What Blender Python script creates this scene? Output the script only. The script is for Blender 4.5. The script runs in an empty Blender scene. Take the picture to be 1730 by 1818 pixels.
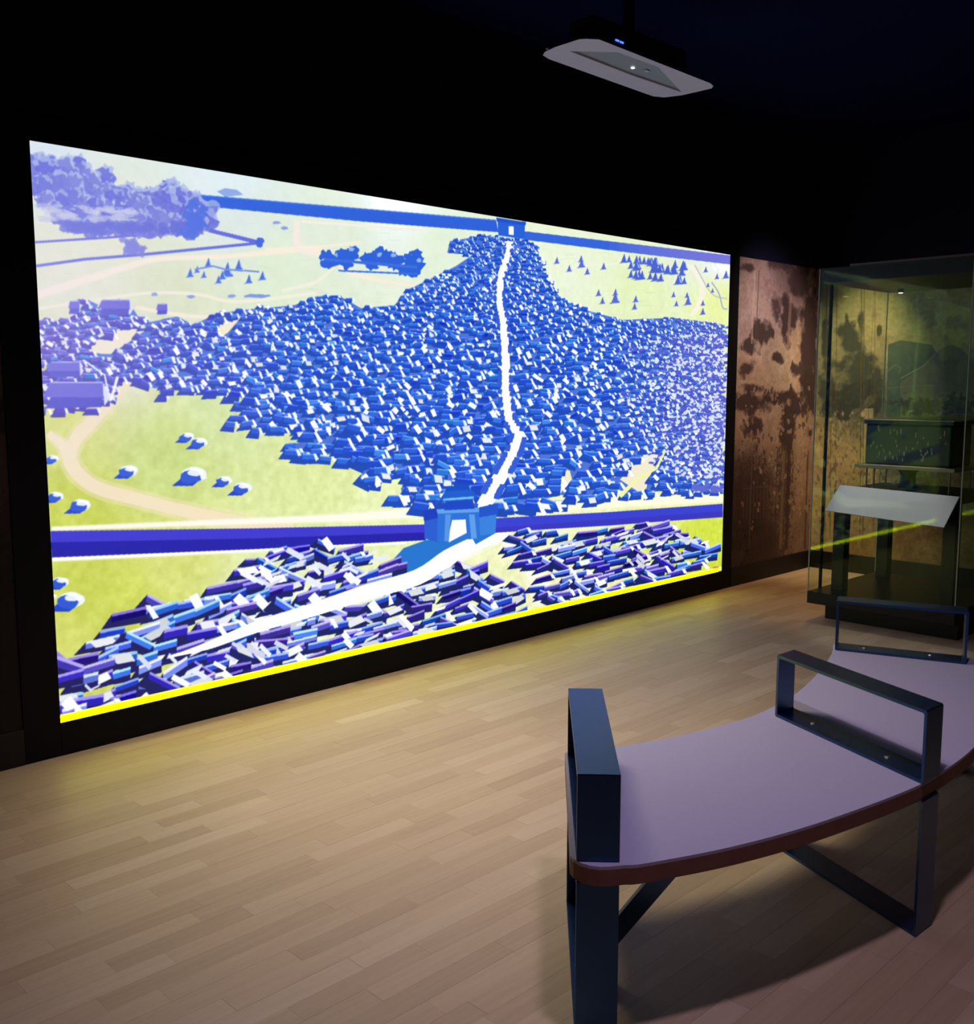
import bpy, bmesh, math, random
import numpy as np
from mathutils import Vector, Matrix

S = bpy.context.scene
C = S.collection

# ------------------------------------------------------------------ camera
F, YAW, PITCH, ROLL, CD, CH = 1814.55, 0.779354, 0.122685, -0.000667, 4.23533, 1.55
def cam_rows():
    f = np.array([math.sin(YAW)*math.cos(PITCH), math.cos(YAW)*math.cos(PITCH), -math.sin(PITCH)])
    r = np.array([math.cos(YAW), -math.sin(YAW), 0.0]); u = np.cross(r, f)
    c, s = math.cos(ROLL), math.sin(ROLL)
    return np.array([c*r+s*u, -s*r+c*u, f])
ROWS = cam_rows()
CAM = np.array([0, -CD, CH])
cd = bpy.data.cameras.new('camera'); cam = bpy.data.objects.new('camera', cd); C.objects.link(cam)
cd.sensor_fit = 'HORIZONTAL'; cd.sensor_width = 36; cd.lens = 36*F/1730; cd.clip_start = 0.05
m = Matrix(((ROWS[0][0], ROWS[1][0], -ROWS[2][0], 0), (ROWS[0][1], ROWS[1][1], -ROWS[2][1], -CD),
            (ROWS[0][2], ROWS[1][2], -ROWS[2][2], CH), (0, 0, 0, 1)))
cam.matrix_world = m; S.camera = cam
# ------------------------------------------------------------------ world, exposure
S.view_settings.view_transform = 'Standard'; S.view_settings.look = 'None'
S.view_settings.exposure = 0.0; S.view_settings.gamma = 1.0; S.view_settings.use_curve_mapping = False
w = bpy.data.worlds.new('world'); S.world = w; w.use_nodes = True
w.node_tree.nodes['Background'].inputs[0].default_value = (0.6, 0.35, 0.5, 1)
w.node_tree.nodes['Background'].inputs[1].default_value = 0.0
SCREEN_STRENGTH = 1.05
# ------------------------------------------------------------------ lamps of the room, with added fills
def lamp(name, kind, loc, power, color, size=0.1, target=None, spot=None, blend=0.5, size_y=None):
    d = bpy.data.lights.new(name, kind); d.energy = power; d.color = color
    if kind == 'AREA':
        d.size = size
        if size_y: d.shape = 'RECTANGLE'; d.size_y = size_y
    else: d.shadow_soft_size = size
    if kind == 'SPOT': d.spot_size = math.radians(spot); d.spot_blend = blend
    o = bpy.data.objects.new(name, d); C.objects.link(o); o.location = loc
    if target: o.rotation_euler = (Vector(target)-Vector(loc)).to_track_quat('-Z', 'Y').to_euler()
    return o
lamp('bench_downlight', 'SPOT', (1.62, -3.35, 3.4), 125, (0.80, 0.62, 0.95), 0.09, (2.2, -3.0, 0), 130, 0.9)
lamp('corner_downlight', 'SPOT', (7.0, -0.65, 3.3), 90, (1.0, 0.50, 0.12), 0.06, (7.0, -0.55, 0.0), 50, 0.9)
lamp('mural_fill', 'SPOT', (6.9, -1.4, 3.3), 130, (1.0, 0.86, 0.92), 0.06, (7.35, 0, 1.6), 56, 1.0)  # unseen lamp, added to brighten the printed wall beside the screen
lamp('wall_washer', 'SPOT', (7.35, -0.55, 3.4), 200, (1.0, 0.80, 0.52), 0.05, (8.1, -0.35, 0.9), 42, 0.9)
lamp('front_fill', 'SPOT', (2.6, -1.0, 3.4), 360, (1.0, 0.88, 0.66), 0.55, (3.1, -1.3, 0), 92, 1.0)  # unseen fill, added to make up for weak screen light on the floor

# ------------------------------------------------------------------ small helpers
def link(o, parent=None):
    C.objects.link(o)
    if parent: o.parent = parent
    return o
def tag(o, label=None, cat=None, group=None, kind=None):
    if label: o['label'] = label
    if cat: o['category'] = cat
    if group: o['group'] = group
    if kind: o['kind'] = kind
    return o
def empty(name, loc=(0, 0, 0)):
    o = bpy.data.objects.new(name, None); C.objects.link(o); o.location = loc; o.empty_display_size = 0.1
    return o
def obj(name, bm, mat, parent=None, smooth=False):
    me = bpy.data.meshes.new(name)
    bmesh.ops.recalc_face_normals(bm, faces=bm.faces)
    bm.to_mesh(me); bm.free()
    if mat: me.materials.append(mat)
    if smooth:
        for p in me.polygons: p.use_smooth = True
    o = bpy.data.objects.new(name, me)
    if parent:
        me.transform(Matrix.Translation(-Vector(parent_world(parent))))
    return link(o, parent)
def parent_world(p):
    v = Vector(p.location)
    while p.parent: p = p.parent; v = v+Vector(p.location)
    return v
def box(bm, lo, hi, bev=0):
    M = Matrix.Translation([(a+b)/2 for a, b in zip(lo, hi)]) @ Matrix.Diagonal([b-a for a, b in zip(lo, hi)]+[1])
    r = bmesh.ops.create_cube(bm, size=1, matrix=M)
    if bev:
        es = list({e for v in r['verts'] for e in v.link_edges})
        bmesh.ops.bevel(bm, geom=es, offset=bev, segments=2, affect='EDGES', profile=0.5)
    return bm
def boxo(name, lo, hi, mat, parent=None, bev=0):
    return obj(name, box(bmesh.new(), lo, hi, bev), mat, parent)
def prism(bm, pts, z0, z1):
    a = [bm.verts.new((x, y, z0)) for x, y in pts]; b = [bm.verts.new((x, y, z1)) for x, y in pts]
    bm.faces.new(a); bm.faces.new(b)
    n = len(pts)
    for i in range(n): bm.faces.new((a[i], a[(i+1) % n], b[(i+1) % n], b[i]))
    return bm
def cyl(bm, p, q, r0, r1=None, seg=16):
    p, q = Vector(p), Vector(q); r1 = r0 if r1 is None else r1
    M = Matrix.Translation((p+q)/2) @ (q-p).to_track_quat('Z', 'Y').to_matrix().to_4x4()
    bmesh.ops.create_cone(bm, cap_ends=True, segments=seg, radius1=r0, radius2=r1, depth=(q-p).length, matrix=M)
    return bm
def lathe(bm, prof, c, seg=24):
    rings = []
    for r, z in prof:
        rings.append([bm.verts.new((c[0]+r*math.cos(2*math.pi*k/seg), c[1]+r*math.sin(2*math.pi*k/seg), c[2]+z)) for k in range(seg)])
    for a, b in zip(rings, rings[1:]):
        for k in range(seg): bm.faces.new((a[k], a[(k+1) % seg], b[(k+1) % seg], b[k]))
    bm.faces.new(rings[0]); bm.faces.new(rings[-1])
    return bm
def unp(u, v, ax, val):
    d = np.array([(u-865)/F, (909-v)/F, 1]) @ ROWS
    return CAM+d*(val-CAM[ax])/d[ax]

# ------------------------------------------------------------------ materials
def mat(name, col, rough=0.5, metal=0, spec=0.5, emit=None, estr=1, bump=None, var=0.0, vscale=8, coat=0):
    m = bpy.data.materials.new(name); m.use_nodes = True; nt = m.node_tree; b = nt.nodes['Principled BSDF']
    b.inputs['Base Color'].default_value = (*col, 1); b.inputs['Roughness'].default_value = rough
    b.inputs['Metallic'].default_value = metal; b.inputs['Specular IOR Level'].default_value = spec
    b.inputs['Coat Weight'].default_value = coat
    if emit: b.inputs['Emission Color'].default_value = (*emit, 1); b.inputs['Emission Strength'].default_value = estr
    if var or bump:
        tc = nt.nodes.new('ShaderNodeTexCoord'); n = nt.nodes.new('ShaderNodeTexNoise'); n.inputs['Scale'].default_value = vscale
        n.inputs['Detail'].default_value = 5
        nt.links.new(tc.outputs['Object'], n.inputs['Vector'])
        if var:
            mx = nt.nodes.new('ShaderNodeMix'); mx.data_type = 'RGBA'
            mx.inputs['A'].default_value = (*[c*(1-var) for c in col], 1); mx.inputs['B'].default_value = (*[min(1, c*(1+var)) for c in col], 1)
            nt.links.new(n.outputs['Fac'], mx.inputs['Factor']); nt.links.new(mx.outputs['Result'], b.inputs['Base Color'])
        if bump:
            bp = nt.nodes.new('ShaderNodeBump'); bp.inputs['Strength'].default_value = bump; bp.inputs['Distance'].default_value = 0.002
            nt.links.new(n.outputs['Fac'], bp.inputs['Height']); nt.links.new(bp.outputs['Normal'], b.inputs['Normal'])
    return m
M_black = mat('matt_black_paint', (0.003, 0.004, 0.018), 0.75, spec=0.2, var=0.2, vscale=3)
M_ceil = mat('black_ceiling_paint', (0.002, 0.004, 0.034), 0.9, spec=0.05, var=0.2, vscale=2)
M_frame = mat('black_satin_frame', (0.004, 0.004, 0.005), 0.6, spec=0.15, var=0.1)
M_base = mat('black_skirting', (0.012, 0.009, 0.008), 0.55, spec=0.3, var=0.2)
M_steel = mat('powder_coated_steel', (0.001, 0.007, 0.034), 0.26, spec=0.8, bump=0.15, vscale=300, var=0.1)
M_steel.node_tree.nodes['Principled BSDF'].inputs['Specular Tint'].default_value = (0.22, 0.50, 1.0, 1)
M_steel.node_tree.nodes['Principled BSDF'].inputs['IOR'].default_value = 1.9
M_laminate = mat('pale_laminate', (0.43, 0.40, 0.56), 0.5, spec=0.4, var=0.04, vscale=60)
M_edge = mat('wooden_edge', (0.22, 0.10, 0.07), 0.6, spec=0.3, var=0.2, vscale=25)
M_screw = mat('steel_screw', (0.5, 0.5, 0.5), 0.35, metal=1)
M_projw = mat('white_plastic', (0.62, 0.60, 0.66), 0.6, var=0.03, vscale=20)
M_projg = mat('grey_window', (0.22, 0.25, 0.27), 0.4, var=0.06, vscale=20)
M_projb = mat('black_plastic', (0.005, 0.005, 0.006), 0.6)
M_blue = mat('blue_indicator', (0, 0, 0), 0.5, emit=(0.05, 0.12, 1.0), estr=3)
M_dot = mat('white_indicator', (0, 0, 0), 0.5, emit=(0.8, 1.0, 0.95), estr=2.5)
M_spotl = mat('lit_lamp_face', (0, 0, 0), 0.5, emit=(1.0, 0.9, 0.65), estr=3)
M_plinth = mat('dark_plinth_lacquer', (0.004, 0.005, 0.007), 0.35, spec=0.25, var=0.1)
M_lid = mat('dark_canopy', (0.010, 0.008, 0.009), 0.45, spec=0.5)
M_lidtrim = mat('canopy_trim', (0.10, 0.07, 0.06), 0.4, metal=0.3)
M_panel = mat('white_caption_board', (0.86, 0.84, 0.86), 0.6, var=0.02, vscale=10)
M_panels = mat('board_edge', (0.45, 0.30, 0.30), 0.6)
M_tray = mat('tray_edge_brass', (0.30, 0.26, 0.13), 0.4, metal=0.2, var=0.2)
M_bronze = mat('dark_bronze', (0.012, 0.022, 0.022), 0.4, spec=0.5, var=0.3)
M_table = mat('display_table_black', (0.003, 0.005, 0.006), 0.45, spec=0.25)

def glass_mat():
    """thin clear sheet: sees straight through, mirrors by the angle of view like real glass (Schlick)"""
    m = bpy.data.materials.new('case_glass'); m.use_nodes = True; nt = m.node_tree; nt.nodes.clear(); N, L = nt.nodes, nt.links
    o = N.new('ShaderNodeOutputMaterial'); mx = N.new('ShaderNodeMixShader'); tr = N.new('ShaderNodeBsdfTransparent'); gl = N.new('ShaderNodeBsdfGlossy')
    tr.inputs[0].default_value = (0.95, 0.985, 0.94, 1); gl.inputs['Roughness'].default_value = 0.035; gl.inputs[0].default_value = (0.70, 1.0, 0.50, 1)
    g = N.new('ShaderNodeNewGeometry'); d = N.new('ShaderNodeVectorMath'); d.operation = 'DOT_PRODUCT'; L.new(g.outputs['Incoming'], d.inputs[0]); L.new(g.outputs['Normal'], d.inputs[1])
    def mth(op, a, b=None):
        n = N.new('ShaderNodeMath'); n.operation = op; L.new(a, n.inputs[0])
        if b is not None: n.inputs[1].default_value = b
        return n.outputs[0]
    x = mth('ABSOLUTE', d.outputs['Value']); x = mth('MULTIPLY', x, -1); x = mth('ADD', x, 1); x = mth('POWER', x, 5); x = mth('MULTIPLY', x, .7); x = mth('ADD', x, .013)
    L.new(x, mx.inputs[0]); L.new(tr.outputs[0], mx.inputs[1]); L.new(gl.outputs[0], mx.inputs[2]); L.new(mx.outputs[0], o.inputs[0]); return m
M_glass = glass_mat()
M_gedge = mat('polished_glass_edge', (0.30, 0.36, 0.26), 0.3, spec=0.6)

def wood_mat(island):
    m = bpy.data.materials.new('oak_strip'+('_stuff' if island else '')); m.use_nodes = True; nt = m.node_tree; N, L = nt.nodes, nt.links
    b = N['Principled BSDF']
    if island: rnd = N.new('ShaderNodeNewGeometry').outputs['Random Per Island']
    else: rnd = N.new('ShaderNodeObjectInfo').outputs['Random']
    geo = N.new('ShaderNodeNewGeometry'); mp = N.new('ShaderNodeMapping'); mp.inputs['Scale'].default_value = (1.6, 26, 1)
    L.new(geo.outputs['Position'], mp.inputs['Vector'])
    ad = N.new('ShaderNodeVectorMath'); ad.operation = 'ADD'; sc = N.new('ShaderNodeMath'); sc.operation = 'MULTIPLY'; sc.inputs[1].default_value = 37.0
    L.new(rnd, sc.inputs[0]); L.new(mp.outputs[0], ad.inputs[0]); L.new(sc.outputs[0], ad.inputs[1])
    n = N.new('ShaderNodeTexNoise'); n.inputs['Scale'].default_value = 2.0; n.inputs['Detail'].default_value = 4; L.new(ad.outputs[0], n.inputs['Vector'])
    cr = N.new('ShaderNodeValToRGB'); e = cr.color_ramp.elements
    e[0].position = 0; e[0].color = (0.44, 0.315, 0.185, 1); e[1].position = 1; e[1].color = (0.57, 0.44, 0.29, 1)
    k = cr.color_ramp.elements.new(0.35); k.color = (0.485, 0.35, 0.21, 1)
    k = cr.color_ramp.elements.new(0.75); k.color = (0.52, 0.385, 0.24, 1)
    L.new(rnd, cr.inputs[0])
    gr = N.new('ShaderNodeMapRange'); gr.inputs['To Min'].default_value = 0.84; gr.inputs['To Max'].default_value = 1.14
    L.new(n.outputs['Fac'], gr.inputs['Value'])
    mu = N.new('ShaderNodeMix'); mu.data_type = 'RGBA'; mu.blend_type = 'MULTIPLY'; mu.inputs['Factor'].default_value = 1
    L.new(cr.outputs[0], mu.inputs['A']); L.new(gr.outputs[0], mu.inputs['B']); L.new(mu.outputs['Result'], b.inputs['Base Color'])
    b.inputs['Roughness'].default_value = 0.48; b.inputs['Specular IOR Level'].default_value = 0.45
    return m
M_wood = wood_mat(False); M_wood2 = wood_mat(True)
M_sub = mat('dark_subfloor', (0.12, 0.07, 0.035), 0.8, var=0.2)

# ------------------------------------------------------------------ painting prints and the projected picture (numpy)
RNG = np.random.default_rng(7)
def homog(src, dst):
    A = []
    for (x, y), (u, v) in zip(src, dst):
        A.append([x, y, 1, 0, 0, 0, -u*x, -u*y, -u]); A.append([0, 0, 0, x, y, 1, -v*x, -v*y, -v])
    return np.linalg.svd(np.array(A))[2][-1].reshape(3, 3)
class Canvas:
    """A flat print W x H; its layout points are given in a sketch frame that a homography maps onto it (row 0 = top)."""
    def __init__(s, W, H, quad):
        s.W, s.H = W, H; s.im = np.zeros((H, W, 3), np.float32)
        s.Hm = homog(quad, [(0, 0), (W, 0), (W, H), (0, H)]); s.Hi = np.linalg.inv(s.Hm)
        yy, xx = np.mgrid[0:H, 0:W]+0.5
        q = np.stack([xx, yy, np.ones_like(xx)], -1) @ s.Hi.T
        s.X, s.Y = q[..., 0]/q[..., 2], q[..., 1]/q[..., 2]
    def tr(s, P):
        P = np.asarray(P, float); q = np.c_[P, np.ones(len(P))] @ s.Hm.T
        return q[:, :2]/q[:, 2:]
    def poly(s, P, col, a=1.0, raw=False):
        Q = np.asarray(P, float) if raw else s.tr(P)
        x0, y0 = np.floor(Q.min(0)).astype(int); x1, y1 = np.ceil(Q.max(0)).astype(int)+1
        x0, y0, x1, y1 = max(x0, 0), max(y0, 0), min(x1, s.W), min(y1, s.H)
        if x1 <= x0 or y1 <= y0: return
        xs = np.arange(x0, x1)+0.5; ys = (np.arange(y0, y1)+0.5)[:, None]
        ins = np.zeros((y1-y0, x1-x0), bool)
        n = len(Q)
        for i in range(n):
            (ax, ay), (bx, by) = Q[i], Q[(i+1) % n]
            if ay == by: continue
            c = (ys > min(ay, by)) & (ys <= max(ay, by))
            ins ^= c & (xs < ax+(ys-ay)*(bx-ax)/(by-ay))
        sub = s.im[y0:y1, x0:x1]
        sub[ins] = sub[ins]*(1-a)+np.array(col, np.float32)*a
    def line(s, P, w, col, a=1.0):
        P = [np.array(p, float) for p in P]; ws = w if isinstance(w, (list, tuple)) else [w]*len(P)
        L, R_ = [], []
        for i, p in enumerate(P):
            d = P[min(i+1, len(P)-1)]-P[max(i-1, 0)]; n = np.array([-d[1], d[0]])/(np.hypot(*d)+1e-9)
            L.append(p+n*ws[i]/2); R_.append(p-n*ws[i]/2)
        s.poly(L+R_[::-1], col, a)
    def blob(s, x, y, rx, ry, col, a=1.0, rag=0.25, n=14):
        t = np.linspace(0, 2*np.pi, n, endpoint=False); r = 1+rag*(RNG.random(n)-0.5)*2
        s.poly(np.c_[x+rx*r*np.cos(t), y+ry*r*np.sin(t)], col, a)
    def inside(s, pts, P):
        P = np.asarray(P, float); ins = np.zeros(len(pts), bool); n = len(P)
        for i in range(n):
            (ax, ay), (bx, by) = P[i], P[(i+1) % n]
            if ay == by: continue
            c = (pts[:, 1] > min(ay, by)) & (pts[:, 1] <= max(ay, by))
            ins ^= c & (pts[:, 0] < ax+(pts[:, 1]-ay)*(bx-ax)/(by-ay))
        return ins
    def ground(s, ctrl, pw=3.0):
        num = np.zeros_like(s.im); den = np.zeros(s.X.shape, np.float32)
        for x, y, c in ctrl:
            k = 1/(((s.X-x)**2+(s.Y-y)**2+200)**(pw/2)); num += k[..., None]*np.array(c, np.float32); den += k
        s.im[:] = num/den[..., None]
    def blur(s, k=1):
        for _ in range(k):
            p = np.pad(s.im, ((1, 1), (1, 1), (0, 0)), 'edge')
            s.im = (p[1:-1, 1:-1]*2+p[:-2, 1:-1]+p[2:, 1:-1]+p[1:-1, :-2]+p[1:-1, 2:])/6
    def image(s, name):
        im = bpy.data.images.new(name, s.W, s.H, alpha=False)
        px = np.ones((s.H, s.W, 4), np.float32); px[..., :3] = np.clip(s.im[::-1]/255, 0, 1)
        im.pixels.foreach_set(px.ravel()); im.update(); im.pack(); return im
def fnoise(H, W, base, octv=5, seed=0):
    r = np.random.default_rng(seed); out = np.zeros((H, W), np.float32); amp = 1; tot = 0
    for o in range(octv):
        gy, gx = max(2, int(base*2**o*H/W)+2), int(base*2**o)+2
        g = r.random((gy, gx)); y = np.linspace(0, gy-1.001, H); x = np.linspace(0, gx-1.001, W)
        yi, xi = y.astype(int), x.astype(int); fy, fx = (y-yi)[:, None], (x-xi)[None]
        fy, fx = fy*fy*(3-2*fy), fx*fx*(3-2*fx)
        a = g[yi][:, xi]; b = g[yi][:, xi+1]; c = g[yi+1][:, xi]; d = g[yi+1][:, xi+1]
        out += amp*((a*(1-fx)+b*fx)*(1-fy)+(c*(1-fx)+d*fx)*fy); tot += amp; amp *= 0.55
    return out/tot
def catmull(P, n=8):
    P = [np.array(p, float) for p in P]; Q = [2*P[0]-P[1]]+P+[2*P[-1]-P[-2]]; out = []
    for i in range(1, len(Q)-2):
        for k in range(n):
            t = k/n; a, b, c, d = Q[i-1:i+3]
            out.append(.5*((2*b)+(-a+c)*t+(2*a-5*b+4*c-d)*t*t+(-a+3*b-3*c+d)*t**3))
    return out+[P[-1]]
def clamp(c): return [max(0, min(255, v)) for v in c]

def paint_screen():
    cv = Canvas(2560, 1200, [(52, 250), (1295, 452), (1281, 1012), (104, 1283)])
    cv.ground([(60, 255, (215, 228, 235)), (400, 320, (222, 236, 240)), (700, 355, (240, 250, 252)), (1290, 455, (238, 242, 252)),
        (150, 470, (226, 230, 205)), (300, 520, (218, 226, 192)), (480, 480, (220, 234, 208)), (600, 420, (222, 234, 215)), (800, 440, (225, 238, 215)),
        (420, 400, (218, 230, 225)), (1000, 480, (232, 242, 215)), (1150, 510, (226, 240, 188)), (1280, 540, (232, 242, 165)), (1200, 470, (228, 238, 215)),
        (300, 800, (200, 218, 130)), (400, 720, (212, 228, 165)), (550, 860, (220, 232, 160)), (700, 900, (230, 240, 180)), (120, 740, (212, 218, 120)),
        (130, 920, (198, 210, 85)), (200, 640, (225, 225, 205)), (150, 1050, (202, 212, 92)), (300, 1010, (216, 222, 125)), (110, 1130, (208, 214, 105)), (230, 1060, (206, 216, 95)),
        (1250, 960, (208, 224, 70)), (1000, 1050, (242, 242, 190)), (880, 970, (238, 242, 190)), (1200, 870, (236, 242, 165)),
        (450, 1120, (245, 250, 250)), (700, 1100, (235, 240, 190)), (1000, 880, (238, 242, 190))])
    nz = fnoise(1200, 2560, 40, 5, 3)-0.5
    nz2 = fnoise(1200, 2560, 160, 3, 4)-0.5
    cv.im += (nz*16+nz2*26)[..., None]*np.array([1, 1, 1.25])*np.clip((cv.Y[..., None]-330)/500, 0.25, 1)
    for k in range(260):
        x, y = RNG.uniform(70, 1280), 0; y = np.interp(x, [52, 1295], [300, 462])+RNG.uniform(30, 420)*(1-x/2000)
        L_ = RNG.uniform(8, 34); g_ = RNG.uniform(-22, 14); c0 = np.array([216, 228, 196])+g_
        cv.line([(x, y), (x+L_*.5, y+RNG.uniform(-1, 2)), (x+L_, y+RNG.uniform(-1, 3))], [.6, RNG.uniform(1, 3), .6], clamp(c0), .30)
    cream = (244, 234, 214); white = (252, 252, 250)
    # tracks over the fields
    for P, wd, c in [
        ([(62, 525), (150, 497), (250, 466), (300, 458), (400, 455), (520, 444), (570, 440)], [14, 12, 10, 8, 8, 8, 7], cream),
        ([(527, 393), (526, 420), (531, 440), (570, 452)], [10, 12, 13, 10], (242, 230, 222)), ([(535, 393), (620, 399), (760, 410)], 4, (240, 236, 226)),
        ([(560, 440), (600, 468), (640, 490), (740, 508)], [12, 9, 7, 5], cream), ([(600, 466), (560, 500), (500, 515)], 5, (238, 236, 218)),
        ([(62, 548), (150, 535), (260, 520), (350, 522), (420, 535), (560, 520)], 5, (240, 236, 214)),
        ([(240, 545), (330, 560), (400, 562)], 6, cream), ([(470, 442), (560, 438), (640, 430)], 4, cream),
        ([(240, 660), (205, 700), (165, 745), (133, 780), (124, 820), (165, 862), (250, 887), (330, 907), (420, 926), (520, 940)], [16, 22, 26, 28, 30, 28, 26, 26, 28, 20], (240, 224, 190)),
        ([(84, 768), (110, 790), (125, 815)], [14, 20, 24], (240, 226, 196)),
        ([(90, 938), (450, 924), (610, 918), (760, 908)], [7, 10, 14, 18], (250, 247, 232)),
        ([(91, 992), (430, 975), (560, 968), (720, 962)], [8, 10, 8, 6], (252, 250, 240)),
        ([(880, 905), (1080, 893), (1283, 882)], [16, 16, 18], (250, 248, 222)),
        ([(1225, 470), (1245, 505), (1240, 540), (1225, 560)], [6, 9, 9, 6], (245, 240, 222)), ([(1232, 470), (1262, 520), (1290, 530)], 2, (190, 190, 215)),
        ([(1262, 500), (1275, 520), (1282, 545), (1290, 548)], 2, (160, 165, 220)), ([(1020, 470), (1090, 468), (1100, 455)], 3, (240, 240, 225)),
        ([(850, 950), (800, 985), (740, 1028), (650, 1048), (560, 1078), (450, 1112), (370, 1143), (250, 1180)], [24, 34, 34, 26, 26, 22, 18, 8], white),
        ([(905, 943), (800, 985)], [16, 30], white),
        ([(890, 965), (925, 985), (950, 1020), (968, 1070)], [22, 30, 34, 34], (250, 246, 226))]:
        PP = catmull(P, 5) if len(P) > 2 else P; ww = [float(v_) for v_ in np.interp(np.linspace(0, len(P)-1, len(PP)), range(len(P)), wd if isinstance(wd, (list, tuple)) else [wd]*len(P))]
        cv.line(PP, [v_*1.35 for v_ in ww], c, .45); cv.line(PP, [v_*.85 for v_ in ww], c)
    # far wall, hills, small compounds
    cv.poly([(385, 340), (400, 334), (420, 337), (432, 346), (400, 350)], (120, 150, 225), 0.8)
    cv.poly([(215, 332), (300, 342), (880, 392), (884, 412), (640, 393), (370, 367), (215, 352)], (48, 96, 215))
    cv.poly([(215, 332), (330, 344), (330, 362), (215, 352)], (90, 90, 205))
    cv.line([(300, 342), (880, 391)], 2, (70, 120, 228))
    cv.poly([(928, 410), (1296, 453), (1296, 469), (1100, 446), (928, 425)], (52, 100, 215)); 
    for k in range(12): cv.poly([(1080+k*18, 428+k*2.08), (1296, 453), (1296, 469), (1080+k*18, 443+k*2.1)], (125, 120, 215), .16)
    for P, wd in [([(62, 430), (200, 421), (300, 413)], 4), ([(372, 409), (462, 431)], 7), ([(462, 431), (250, 452), (150, 460), (64, 472)], 5)]:
        cv.line(P, wd, (95, 105, 215))
    cv.blob(461, 429, 7, 9, (70, 100, 220))
    # grove at the top left
    for k in range(330):
        x = RNG.uniform(57, 370); top = np.interp(x, [57, 100, 150, 200, 240, 300, 370], [285, 290, 288, 318, 345, 335, 372])
        bot = np.interp(x, [57, 90, 150, 300, 350, 370], [330, 385, 408, 415, 412, 400]); y = RNG.uniform(top, bot); r = RNG.uniform(8, 16)
        v = RNG.uniform(-12, 12)
        cv.blob(x+r*.35, y-r*.35, r*.9, r*.95, (165+v, 180+v, 228), 0.75, 0.35)
        cv.blob(x, y, r, r, (104+v, 112+v, 212), 0.85, 0.4)
    for k in range(40):
        x = RNG.uniform(75, 240); y = RNG.uniform(365, 392); r = RNG.uniform(4, 9); cv.blob(x, y, r*2, r*.6, (190, 196, 225), 0.6, 0.3)
    for k in range(70):
        x, y = RNG.uniform(120, 350), RNG.uniform(395, 412); cv.blob(x, y, 9, 6, (95, 105, 210), 0.7, 0.4)
    for k in range(24): cv.blob(345+RNG.normal()*10, 392+RNG.normal()*12, 9, 8, (76, 108, 220), 0.9, 0.4)
    for k in range(28): cv.blob(236+RNG.normal()*10, 438+RNG.normal()*7, 7, 5, (118, 124, 216), 0.8, 0.5)
    # groups of trees and pines
    def pine(x, y, s, c=(62, 100, 216)):
        cv.poly([(x-s*1.2, y+s*1.1), (x-s*.1, y+s*.2), (x+s*.7, y+s*.9)], c, 0.75)
        cv.poly([(x-s*.75, y+s*.8), (x, y-s*1.1), (x+s*.75, y+s*.8)], c); cv.poly([(x+s*.05, y-s*.9), (x+s*.75, y+s*.7), (x+s*.35, y+s*.5)], (205, 222, 245), 0.8)
    for cx, cy in ((590, 462), (615, 452), (665, 462), (690, 463), (722, 466), (735, 472)):
        for k in range(9): cv.blob(cx+RNG.normal()*8, cy+RNG.normal()*7, 10, 9, (46, 96, 214), 1, 0.45)
        cv.blob(cx+8, cy-10, 5, 4, (170, 200, 240), 0.8)
    cv.line([(575, 460), (740, 474)], 5, (60, 110, 220)); cv.line([(600, 480), (740, 486)], 3, (60, 110, 220))
    for x, y, s in [(338, 484, 8), (370, 466, 8), (388, 496, 7), (404, 479, 13), (424, 470, 9), (442, 495, 8), (466, 489, 8), (395, 488, 8), (362, 487, 6), (350, 478, 6)]: pine(x, y, s, (72, 108, 216))
    cv.line([(345, 478), (378, 472), (400, 478), (460, 482)], 3, (110, 140, 225)); cv.blob(458, 525, 22, 4, (110, 140, 222), 0.9)
    for x, y in [(274, 522), (338, 526), (410, 525), (490, 395), (505, 405)]: cv.blob(x, y, 7, 3, (110, 140, 222), 0.8)
    for x, y, s in [(988, 462, 6), (1010, 476, 6), (1031, 459, 6), (1032, 467, 8), (1042, 481, 6), (1071, 472, 6), (1062, 519, 6), (1092, 518, 6), (1092, 528, 10), (1069, 533, 6), (1128, 530, 6), (1126, 543, 6),
                     (1195, 522, 5), (1219, 523, 5), (1221, 533, 8), (1200, 538, 5), (1247, 537, 5), (1247, 552, 6), (1252, 478, 5), (1272, 490, 5), (1256, 505, 4), (1264, 515, 4), (1288, 487, 7)]:
        pine(x, y, s, (88, 104, 206))
    for k in range(40):
        t = RNG.random(); x = np.interp(t, [0, 1], [1106, 1218])+RNG.normal()*3; y = np.interp(t, [0, 1], [468, 482])+RNG.choice([-10, 0, 16])
        pine(x, y, RNG.uniform(6, 9), (74, 98, 205))
    # round bushes with bright tops
    for x, y, r in [(338, 845, 27), (224, 837, 19), (328, 776, 15), (350, 786, 17), (394, 854, 16), (426, 867, 19), (138, 898, 21), (95, 882, 16), (90, 815, 13), (102, 1035, 18), (118, 1068, 28), (421, 744, 12), (86, 1060, 12)]:
        cv.poly([(x-r*1.25, y+r*.62), (x-r*.2, y-r*.25), (x+r*.7, y+r*.15), (x+r*.1, y+r*.62)], (38, 70, 196))
        cv.blob(x+r*.22, y-r*.12, r*.85, r*.5, (236, 244, 252), 1, 0.08); cv.blob(x-r*.02, y+r*.02, r*.72, r*.45, (48, 88, 208), 1, 0.12)
        cv.blob(x+r*.3, y-r*.25, r*.5, r*.22, (250, 253, 255), 0.9, 0.1)
    # near wall
    cv.poly([(88, 942), (450, 937), (755, 930), (755, 956), (450, 972), (90, 988)], (62, 58, 205))
    cv.poly([(88, 962), (450, 955), (755, 944), (755, 958), (450, 974), (90, 989)], (36, 34, 168))
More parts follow.
